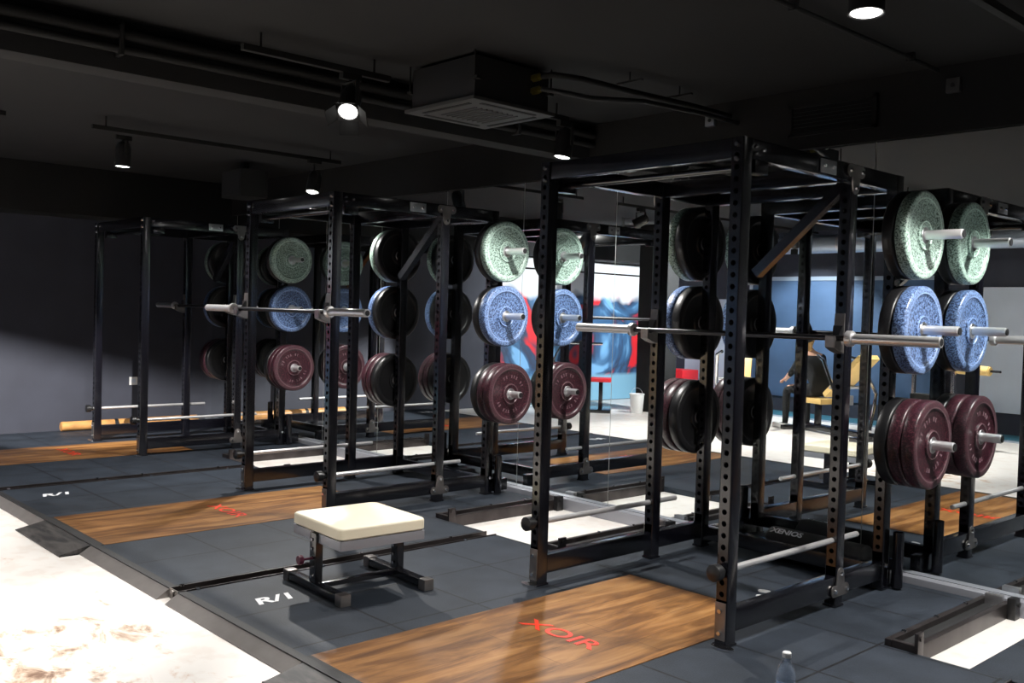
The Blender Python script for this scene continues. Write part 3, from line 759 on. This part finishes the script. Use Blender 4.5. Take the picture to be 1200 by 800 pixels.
# light tracks and spotlights
TZ = 2.66
def track(x, y0, y1, lab):
    t = thing('light_track', lab, 'light track', (x, 0, TZ), group='black ceiling light tracks')
    MB().box(-.018, .018, y0, y1, -.016, .016, .002).build('rail', M['blackpaint'], t)
    n = max(2, int((y1-y0)/1.2))
    for k in range(n):
        y = y0+.1+(y1-y0-.2)*k/(n-1); MB().cyl((0, y, .016), (0, y, CEIL-TZ), .006).build('hanger', M['blackpaint'], t)
def spot(x, y, aim, power, lab, cone=70, blend=.5, col=(1, .97, .93), size=.035, lensz=2.41, doors=True, topcut=None):
    t = thing('track_spotlight', lab, 'spotlight', (x, y, TZ-.016), group='black spotlights on the ceiling tracks')
    piv = Vector((0, 0, lensz+.10-TZ))
    d = (Vector(aim)-(Vector((x, y, TZ-.016))+piv)).normalized()
    q = d.to_track_quat('-Z', 'Y'); m = Matrix.Translation(piv) @ q.to_matrix().to_4x4()
    MB().box(-.02, .02, -.06, .06, -.035, 0, .003).cyl((0, 0, -.035), (0, 0, piv.z+.10), .008).build('track_adapter', M['blackpaint'], t)
    mb = MB()
    for sx in (-1, 1): mb.box(sx*.068-.003, sx*.068+.003, -.012, .012, piv.z-.01, piv.z+.105)
    mb.box(-.07, .07, -.012, .012, piv.z+.10, piv.z+.106)
    mb.build('yoke', M['blackpaint'], t)
    prof = [(0, .10), (.035, .10), (.045, .092), (.058, .05), (.060, -.085), (.054, -.085), (.052, -.080), (.050, -.079)]
    can = MB().lathe(prof, 28, m).build('lamp_can', M['knob'], t)
    MB().lathe([(0, -.086), (.046, -.084), (.050, -.082), (.050, -.076), (0, -.076)], 28, m).build('lens', M['lens'], can)
    if doors:
        for k in range(4):
            mm = m @ Matrix.Rotation(k*PI/2, 4, 'Z') @ Matrix.Translation((0, .060, -.085)) @ Matrix.Rotation(R(40), 4, 'X')
            MB().box(-.05, .05, -.002, .002, -.075, 0, 0, mm).build('barn_door', M['blackpaint'], t)
    if topcut:  # extra flap, added to cut the beam to a sharp upper edge
        h_ = Vector((d.x, d.y, 0)).normalized(); w_ = Vector((-h_.y, h_.x, 0)); c_ = piv+d*.095; e_ = c_+h_*.12
        zt = c_.z-.12*math.tan(R(topcut)); fm = Matrix((h_, w_, Vector((0, 0, 1)))).transposed().to_4x4(); fm.translation = Vector((e_.x, e_.y, 0))
        MB().box(-.0015, .0015, -.12, .12, zt, zt+.14, 0, fm).box(-.16, 0, -.012, .012, zt+.130, zt+.134, 0, fm).build('barn_door', M['blackpaint'], t)
    ld = bpy.data.lights.new('spot_beam', 'SPOT'); ld.energy = power; ld.spot_size = R(cone); ld.spot_blend = blend; ld.color = col; ld.shadow_soft_size = size
    lo = bpy.data.objects.new('spot_beam', ld); C.objects.link(lo); lo.parent = t
    lo.location = piv+d*.095; lo.rotation_euler = q.to_euler()
    return t
track(-4.27, -2.62, -.5, 'short black light track above the farthest rack')
track(-1.40, -2.9, -2.02, 'black light track with one spotlight, near the ceiling beam')
track(-1.40, -1.22, -.6, 'short black light track behind the air conditioner')
track(1.47, -5.2, -.6, 'black light track above the nearest rack, at the top right')
track(-1.40, -7.0, -4.2, 'black light track over the pale floor behind the platforms')
track(-4.27, -7.6, -3.2, 'black light track over the left part of the pale floor')
track(2.9, -7.6, -4.0, 'black light track over the right part of the pale floor')
K = 1.0
spot(-1.40, -2.27, (.1, -3.7, 0), 130, 'black spotlight left of the air conditioner, lens facing the camera', 104)
spot(-4.38, -2.35, (-4.40, -2.42, 0), 170, 'leftmost black spotlight on the far track, lens seen edge-on', 130, .12, doors=False)
spot(-4.20, -.80, (-3.9, -1.35, .3), 260, 'black spotlight right end of the far track, above the middle rack', 140, .4, doors=False, lensz=2.36)
spot(-1.40, -.62, (-1.5, -.85, .9), 250, 'black spotlight above the left front upright of the nearest rack', 135, .4, doors=False)
spot(1.45, -2.12, (1.50, -2.25, .6), 120, 'large black spotlight at the top right corner, closest to the camera', 105, .4, doors=False)
track(1.75, -1.0, -.35, 'short black light track by the mirrors right of the nearest rack')
spot(1.75, -.60, (1.70, -.60, .6), 280, 'black spotlight above the weight plates right of the nearest rack', 124, .25, doors=False)
spot(-1.40, -4.4, (-2.0, -4.2, 0), 270, 'black spotlight over the pale floor, front of its track', 75)
spot(-1.40, -5.9, (-1.6, -5.8, 0), 320, 'black spotlight over the pale floor, rear of its track', 90)
spot(-4.27, -3.62, (-7.75, -1.25, .22), 1700, 'added unseen spotlight on the left track, aimed low to brighten the grey left wall', 36, .25, doors=False, size=.006, topcut=23.5)  # extra lamp, put out of view to brighten the lower wall
spot(-4.27, -4.4, (-4.2, -4.4, 0), 190, 'black spotlight over the left pale floor, front of its track', 70)
spot(-4.27, -5.6, (-4.4, -5.6, 0), 320, 'black spotlight over the left pale floor, middle of its track', 100)
spot(-4.27, -7.0, (-4.6, -8.0, .8), 300, 'black spotlight at the rear of the left track, aimed at the blue wall', 100, col=(.85, .93, 1))
spot(-4.27, -6.4, (-7.7, -6.2, 1.3), 900, 'black spotlight on the left track aimed at the painted mural', 80, col=(.95, .97, 1))
spot(1.47, -4.7, (.1, -2.4, .0), 160, 'black spotlight on the right track behind the camera side', 42)
spot(2.9, -6.6, (.0, -7.4, 0.3), 300, 'black spotlight at the rear of the rightmost track', 110)

# ------------------------------------------------------------------ left wall details
t = thing('wall_socket', 'small white square socket plate low on the grey left wall', 'wall socket', (WX0, -.93, .50))
MB().box(0, .012, -.045, .045, -.045, .045, .004).build('plate', M['white'], t)
MB().box(.012, .014, -.022, .022, -.022, .022, .001).build('socket_insert', M['whitewall'], t)
t = thing('wooden_pole', 'thick orange wooden pole lying on the floor along the grey left wall', 'wooden pole', (-7.58, 0, .052))
MB().cyl((0, -1.75, 0), (0, -.25, 0), .05, seg=24, bev=.006).build('pole_body', M['woodround'], t)
MB().cyl((0, -1.20, 0), (0, -1.16, 0), .052, seg=24).build('dark_band', M['rubber'], t)

# ------------------------------------------------------------------ hall behind (seen in the mirrors)
struct(MB().box(-6.33, -5.89, -6.5, -6.10, FZ, CEIL, .01).build('pillar_1', M['bulkhead']))
t = thing('wall_mural', 'large red, blue and white painted mural on the left wall', 'mural', (WX0, 0, 0))
MB().box(.002, .014, -8.1, -4.55, FZ+.01, 2.24).build('painted_panel', M['mural'], t, smooth=False)
MB().box(.002, .03, -8.1, -4.55, 2.06, 2.085).build('black_rail', M['blackpaint'], t)
t = thing('blue_wall_panel', 'wide blue painted panel on the far wall seen in the mirrors', 'wall panel', (0, WY0, 0))
MB().box(-5.75, -2.7, .002, .02, .2, 2.0).build('blue_board', M['bluewall'], t)
MB().box(-5.75, -2.7, .002, .04, 2.0, 2.06).box(-5.75, -5.70, .002, .04, .2, 2.0).build('border', M['duct'], t)
t = thing('white_wall_panel', 'tall pale panel on the far wall behind the yellow roller machine', 'wall panel', (0, WY0, 0))
MB().box(-2.2, -.9, .002, .02, .25, 1.9).build('white_board', M['whitewall'], t)
MB().box(-2.24, -2.2, .002, .03, .25, 2.3).build('blue_post', M['bluewall'], t)
t = thing('pale_wall_panel', 'narrow pale panel on the far wall beside the pillar', 'wall panel', (0, WY0, 0))
MB().box(-7.0, -5.95, .002, .02, .1, 1.7).build('white_board', M['whitewall'], t)
MB().box(-7.0, -5.95, .002, .025, .1, .16).build('teal_base', M['teal'], t)
t = thing('blue_floor_mat', 'long blue floor mat along the foot of the far wall', 'floor mat', (0, 0, FZ))
MB().box(-7.2, 1.5, -8.15, -7.5, 0, .02, .004).build('mat_body', M['teal'], t)
MB().box(-7.2, 1.5, -7.50, -7.44, 0, .02, .004).build('edge_strip', M['duct'], t)
# silver duct
t = thing('ventilation_duct', 'round silver ventilation duct below the ceiling of the far hall', 'duct', (0, -7.4, 2.48))
MB().cyl((-7.2, 0, 0), (2.5, 0, 0), .13, seg=28).build('duct_tube', M['duct'], t)
for k in range(7):
    MB().cyl((-6.4+k*1.3, 0, 0), (-6.37+k*1.3, 0, 0), .138, seg=28).cyl((-6.385+k*1.3, 0, .13), (-6.385+k*1.3, 0, CEIL-2.48), .005).build('duct_ring', M['tin'], t)

# white bucket
t = thing('bucket', 'white plastic bucket standing by the dark pillar', 'bucket', (-6.1, -5.86, FZ))
MB().lathe([(0, .004), (.085, 0), (.088, .004), (.105, .27), (.112, .275), (.112, .285), (.10, .285), (.084, .012), (0, .010)], 28).build('bucket_body', M['white'], t)
MB().tube([(.11*math.cos(a), 0, .27+.10*math.sin(a)) for a in [k*PI/10 for k in range(11)]], .003, 6).build('handle', M['tin'], t)

# machines
def incline(loc, rz, lab, ang=55, sh=.49):
    t = thing('incline_bench', lab, 'exercise bench', (*loc, FZ), rz, group='yellow padded benches in the far hall')
    MB().box(-.06, .06, -.55, .75, .03, .10, .006).build('base_rail', M['frame'], t)
    for y in (-.55, .72): MB().box(-.30, .30, y-.03, y+.03, 0, .06, .006).build('cross_foot', M['frame'], t)
    MB().box(-.03, .03, -.25, -.18, .08, sh-.07, .004).box(-.03, .03, .25, .32, .08, .62, .004).build('post', M['frame'], t)
    MB().box(-.15, .15, -.42, .0, sh-.07, sh, .02).build('seat_pad', M['padyellow'], t)
    m = Matrix.Translation((0, .04, .50)) @ Matrix.Rotation(R(ang), 4, 'X')
    MB().box(-.15, .15, 0, .80, -.035, .035, .02, m).build('back_pad', M['padyellow'], t)
    MB().tube([(-.20, .5, .1), (-.32, .45, .55), (-.30, .2, .95), (-.22, .0, 1.0)], .022, 10).build('side_arm', M['chrome'], t)
    MB().tube([(.20, .5, .1), (.32, .45, .55), (.30, .2, .95), (.22, .0, 1.0)], .022, 10).build('side_arm', M['chrome'], t)
    MB().cyl((-.28, .3, .62), (.28, .3, .62), .02).box(-.08, .08, .27, .33, .40, .52, .01).build('adjuster', M['tin'], t)
    return t
incline((-4.15, -5.55), R(150), 'yellow padded incline bench left of the seated person')
incline((-3.16, -6.13), R(-70), 'yellow padded incline bench the person sits on', 40, .445)
t = thing('roller_machine', 'leg machine with a yellow foam roller before the pale panel', 'exercise machine', (-1.75, -6.3, FZ), R(10))
MB().box(-.5, .5, -.04, .04, 0, .06, .006).box(-.04, .04, -.5, .5, 0, .06, .006).build('base', M['frame'], t)
MB().box(-.04, .04, -.04, .04, .06, 1.35, .006).build('column', M['frame'], t)
MB().box(-.30, -.02, -.16, .16, .42, .50, .02).build('seat_pad', M['padyellow'], t)
MB().cyl((.0, 0, .92), (.62, 0, .92), .014).build('roller_arm', M['frame'], t)
MB().cyl((.10, 0, .92), (.50, 0, .92), .055, bev=.01).build('foam_roller_pad', M['padyellow'], t)
MB().box(-.25, .25, .25, .38, .06, .62, .01).build('weight_stack', M['blackpaint'], t)
for x in (-.25, .25): MB().box(x-.02, x+.02, .29, .33, .06, 1.35, .004).build('stack_guide', M['chrome'], t)
t = thing('cable_tower', 'black cable stand with red seat before the mural', 'exercise machine', (-6.75, -5.35, FZ), R(-40))
MB().box(-.45, .45, -.30, .30, 0, .05, .01).build('base_plate', M['frame'], t)
MB().box(-.05, .05, -.04, .04, .05, 1.05, .008).build('column', M['frame'], t)
MB().cyl((-.38, 0, 1.0), (.30, 0, 1.0), .020).build('arm', M['chrome'], t)
MB().box(.14, .44, -.14, .14, .44, .50, .02).build('seat_pad', M['red'], t)
MB().box(.26, .32, -.03, .03, .05, .44, .004).build('seat_post', M['frame'], t)
MB().tube([(-.3, 0, 1.0), (-.42, .1, .75), (-.30, .2, .45)], .016, 8).build('lever', M['chrome'], t)
t = thing('plyo_box', 'red vaulting box standing by the far wall beside the pillar', 'box', (-6.75, -7.72, FZ+.02))
MB().box(-.22, .22, -.22, .22, 0, .55, .02).build('box_body', M['red'], t)
MB().box(-.06, .06, .218, .224, .38, .42, .004).build('hand_slot', M['inside'], t)

# ------------------------------------------------------------------ seated person (seen in the mirror)
def person(loc, rz):
    t = thing('person', 'person with blond hair in dark clothes sitting bent forward on a bench', 'person', (*loc, FZ), rz)
    vs = {'pel': (0, 0, .56, .125), 'spi': (0, -.05, .72, .115), 'chest': (0, -.14, .90, .135), 'neck': (0, -.22, 1.03, .055), 'head': (0, -.27, 1.11, .078), 'crown': (0, -.32, 1.19, .072)}
    ed = [('pel', 'spi'), ('spi', 'chest'), ('chest', 'neck'), ('neck', 'head'), ('head', 'crown')]
    for s, sx in (('l', -1), ('r', 1)):
        vs.update({s+'sh': (sx*.17, -.16, .96, .055), s+'el': (sx*.24, -.27, .74, .042), s+'wr': (sx*.16, -.46, .66, .028), s+'ha': (sx*.13, -.52, .64, .026),
                   s+'hip': (sx*.09, -.03, .54, .095), s+'kn': (sx*.16, -.44, .53, .062), s+'an': (sx*.18, -.42, .12, .042), s+'he': (sx*.18, -.43, .045, .04), s+'to': (sx*.19, -.58, .035, .034)})
        ed += [('chest', s+'sh'), (s+'sh', s+'el'), (s+'el', s+'wr'), (s+'wr', s+'ha'), ('pel', s+'hip'), (s+'hip', s+'kn'), (s+'kn', s+'an'), (s+'an', s+'he'), (s+'he', s+'to')]
        for f in range(4):
            a = s+'f%d' % f
            vs[a+'a'] = (sx*(.13+.012*(f-1.5)), -.555, .632, .009); vs[a+'b'] = (sx*(.13+.014*(f-1.5)), -.585, .612, .008); vs[a+'c'] = (sx*(.13+.014*(f-1.5)), -.590, .585+.004*abs(f-1.5), .007)
            ed += [(s+'ha', a+'a'), (a+'a', a+'b'), (a+'b', a+'c')]
        vs[s+'tha'] = (sx*.10, -.535, .628, .010); vs[s+'thb'] = (sx*.085, -.56, .610, .009)
        ed += [(s+'ha', s+'tha'), (s+'tha', s+'thb')]
    names = list(vs); me = bpy.data.meshes.new('body'); me.from_pydata([vs[n][:3] for n in names], [(names.index(a), names.index(b)) for a, b in ed], [])
    o = bpy.data.objects.new('body', me); C.objects.link(o)
    md = o.modifiers.new('skin', 'SKIN'); md.use_smooth_shade = True
    for i, n in enumerate(names): me.skin_vertices[0].data[i].radius = (vs[n][3], vs[n][3]); me.skin_vertices[0].data[i].use_root = (n == 'pel')
    sb = o.modifiers.new('sub', 'SUBSURF'); sb.levels = 2; sb.render_levels = 2
    bpy.context.view_layer.update(); dg = bpy.context.evaluated_depsgraph_get()
    m2 = bpy.data.meshes.new_from_object(o.evaluated_get(dg)); bpy.data.objects.remove(o)
    m2.materials.clear(); m2.materials.append(M['skin']); m2.materials.append(M['cloth'])
    for p in m2.polygons:
        c = p.center; p.use_smooth = True
        arm = abs(c.x) > .14 and c.y < -.30 and c.z > .57
        clothed = (c.z < .995 and not (arm or c.y < -.45 and c.z > .57))
        p.material_index = 1 if clothed else 0
    b = bpy.data.objects.new('body', m2); C.objects.link(b); b.parent = t
    # hair cap falling forward, nose, ears
    mb = MB(); tt = bmesh.new(); bmesh.ops.create_uvsphere(tt, u_segments=20, v_segments=14, radius=1)
    for v in tt.verts:
        k = 1+.05*math.sin(v.co.x*17)+.04*math.sin(v.co.y*13)
        v.co = Vector((v.co.x*.088*k, v.co.y*.100*k, v.co.z*.115*k))
    mb.merge(tt, Matrix.Translation((0, -.272, 1.185)) @ Matrix.Rotation(R(35), 4, 'X'))
    tt = bmesh.new(); bmesh.ops.create_uvsphere(tt, u_segments=16, v_segments=12, radius=1)
    for v in tt.verts: v.co = Vector((v.co.x*.05, v.co.y*.04, v.co.z*.12))
    mb.merge(tt, Matrix.Translation((-.03, -.19, 1.10)))
    mb.build('hair', M['hair'], t)
    mb = MB().cyl((0, -.365, 1.10), (0, -.395, 1.085), .016, .007, 10)
    for sx in (-1, 1):
        mb.cyl((sx*.076, -.285, 1.13), (sx*.090, -.28, 1.135), .022, .016, 10)
    mb.build('face_features', M['skin'], t)
    mb = MB()
    for sx in (-1, 1): mb.box(sx*.18-.045, sx*.18+.045, -.64, -.38, 0, .07, .02)
    mb.build('shoes', M['white'], t)
    return t
person((-3.36, -6.20), R(-70))

# ------------------------------------------------------------------ world, camera
w = bpy.data.worlds.new('world'); S.world = w; w.use_nodes = True
w.node_tree.nodes['Background'].inputs[0].default_value = (.5, .6, .8, 1); w.node_tree.nodes['Background'].inputs[1].default_value = .01
cam = bpy.data.cameras.new('camera'); co = bpy.data.objects.new('camera', cam); C.objects.link(co)
cam.sensor_width = 36; cam.lens = 36*1127.6/1200; cam.clip_start = .05
yaw, pit, rol = R(47.206), R(1.763), R(1.629)
f = Vector((-math.sin(yaw)*math.cos(pit), math.cos(yaw)*math.cos(pit), -math.sin(pit)))
r = Vector((math.cos(yaw), math.sin(yaw), 0)); u = r.cross(f)
r2 = r*math.cos(rol)+u*math.sin(rol); u2 = u*math.cos(rol)-r*math.sin(rol)
m = Matrix((r2, u2, -f)).transposed().to_4x4(); m.translation = Vector((3.034, -5.1405, 1.3936))
co.matrix_world = m
S.camera = co
S.view_settings.view_transform = 'Standard'; S.view_settings.look = 'None'; S.view_settings.exposure = 0; S.view_settings.gamma = 1
S.view_settings.use_curve_mapping = False
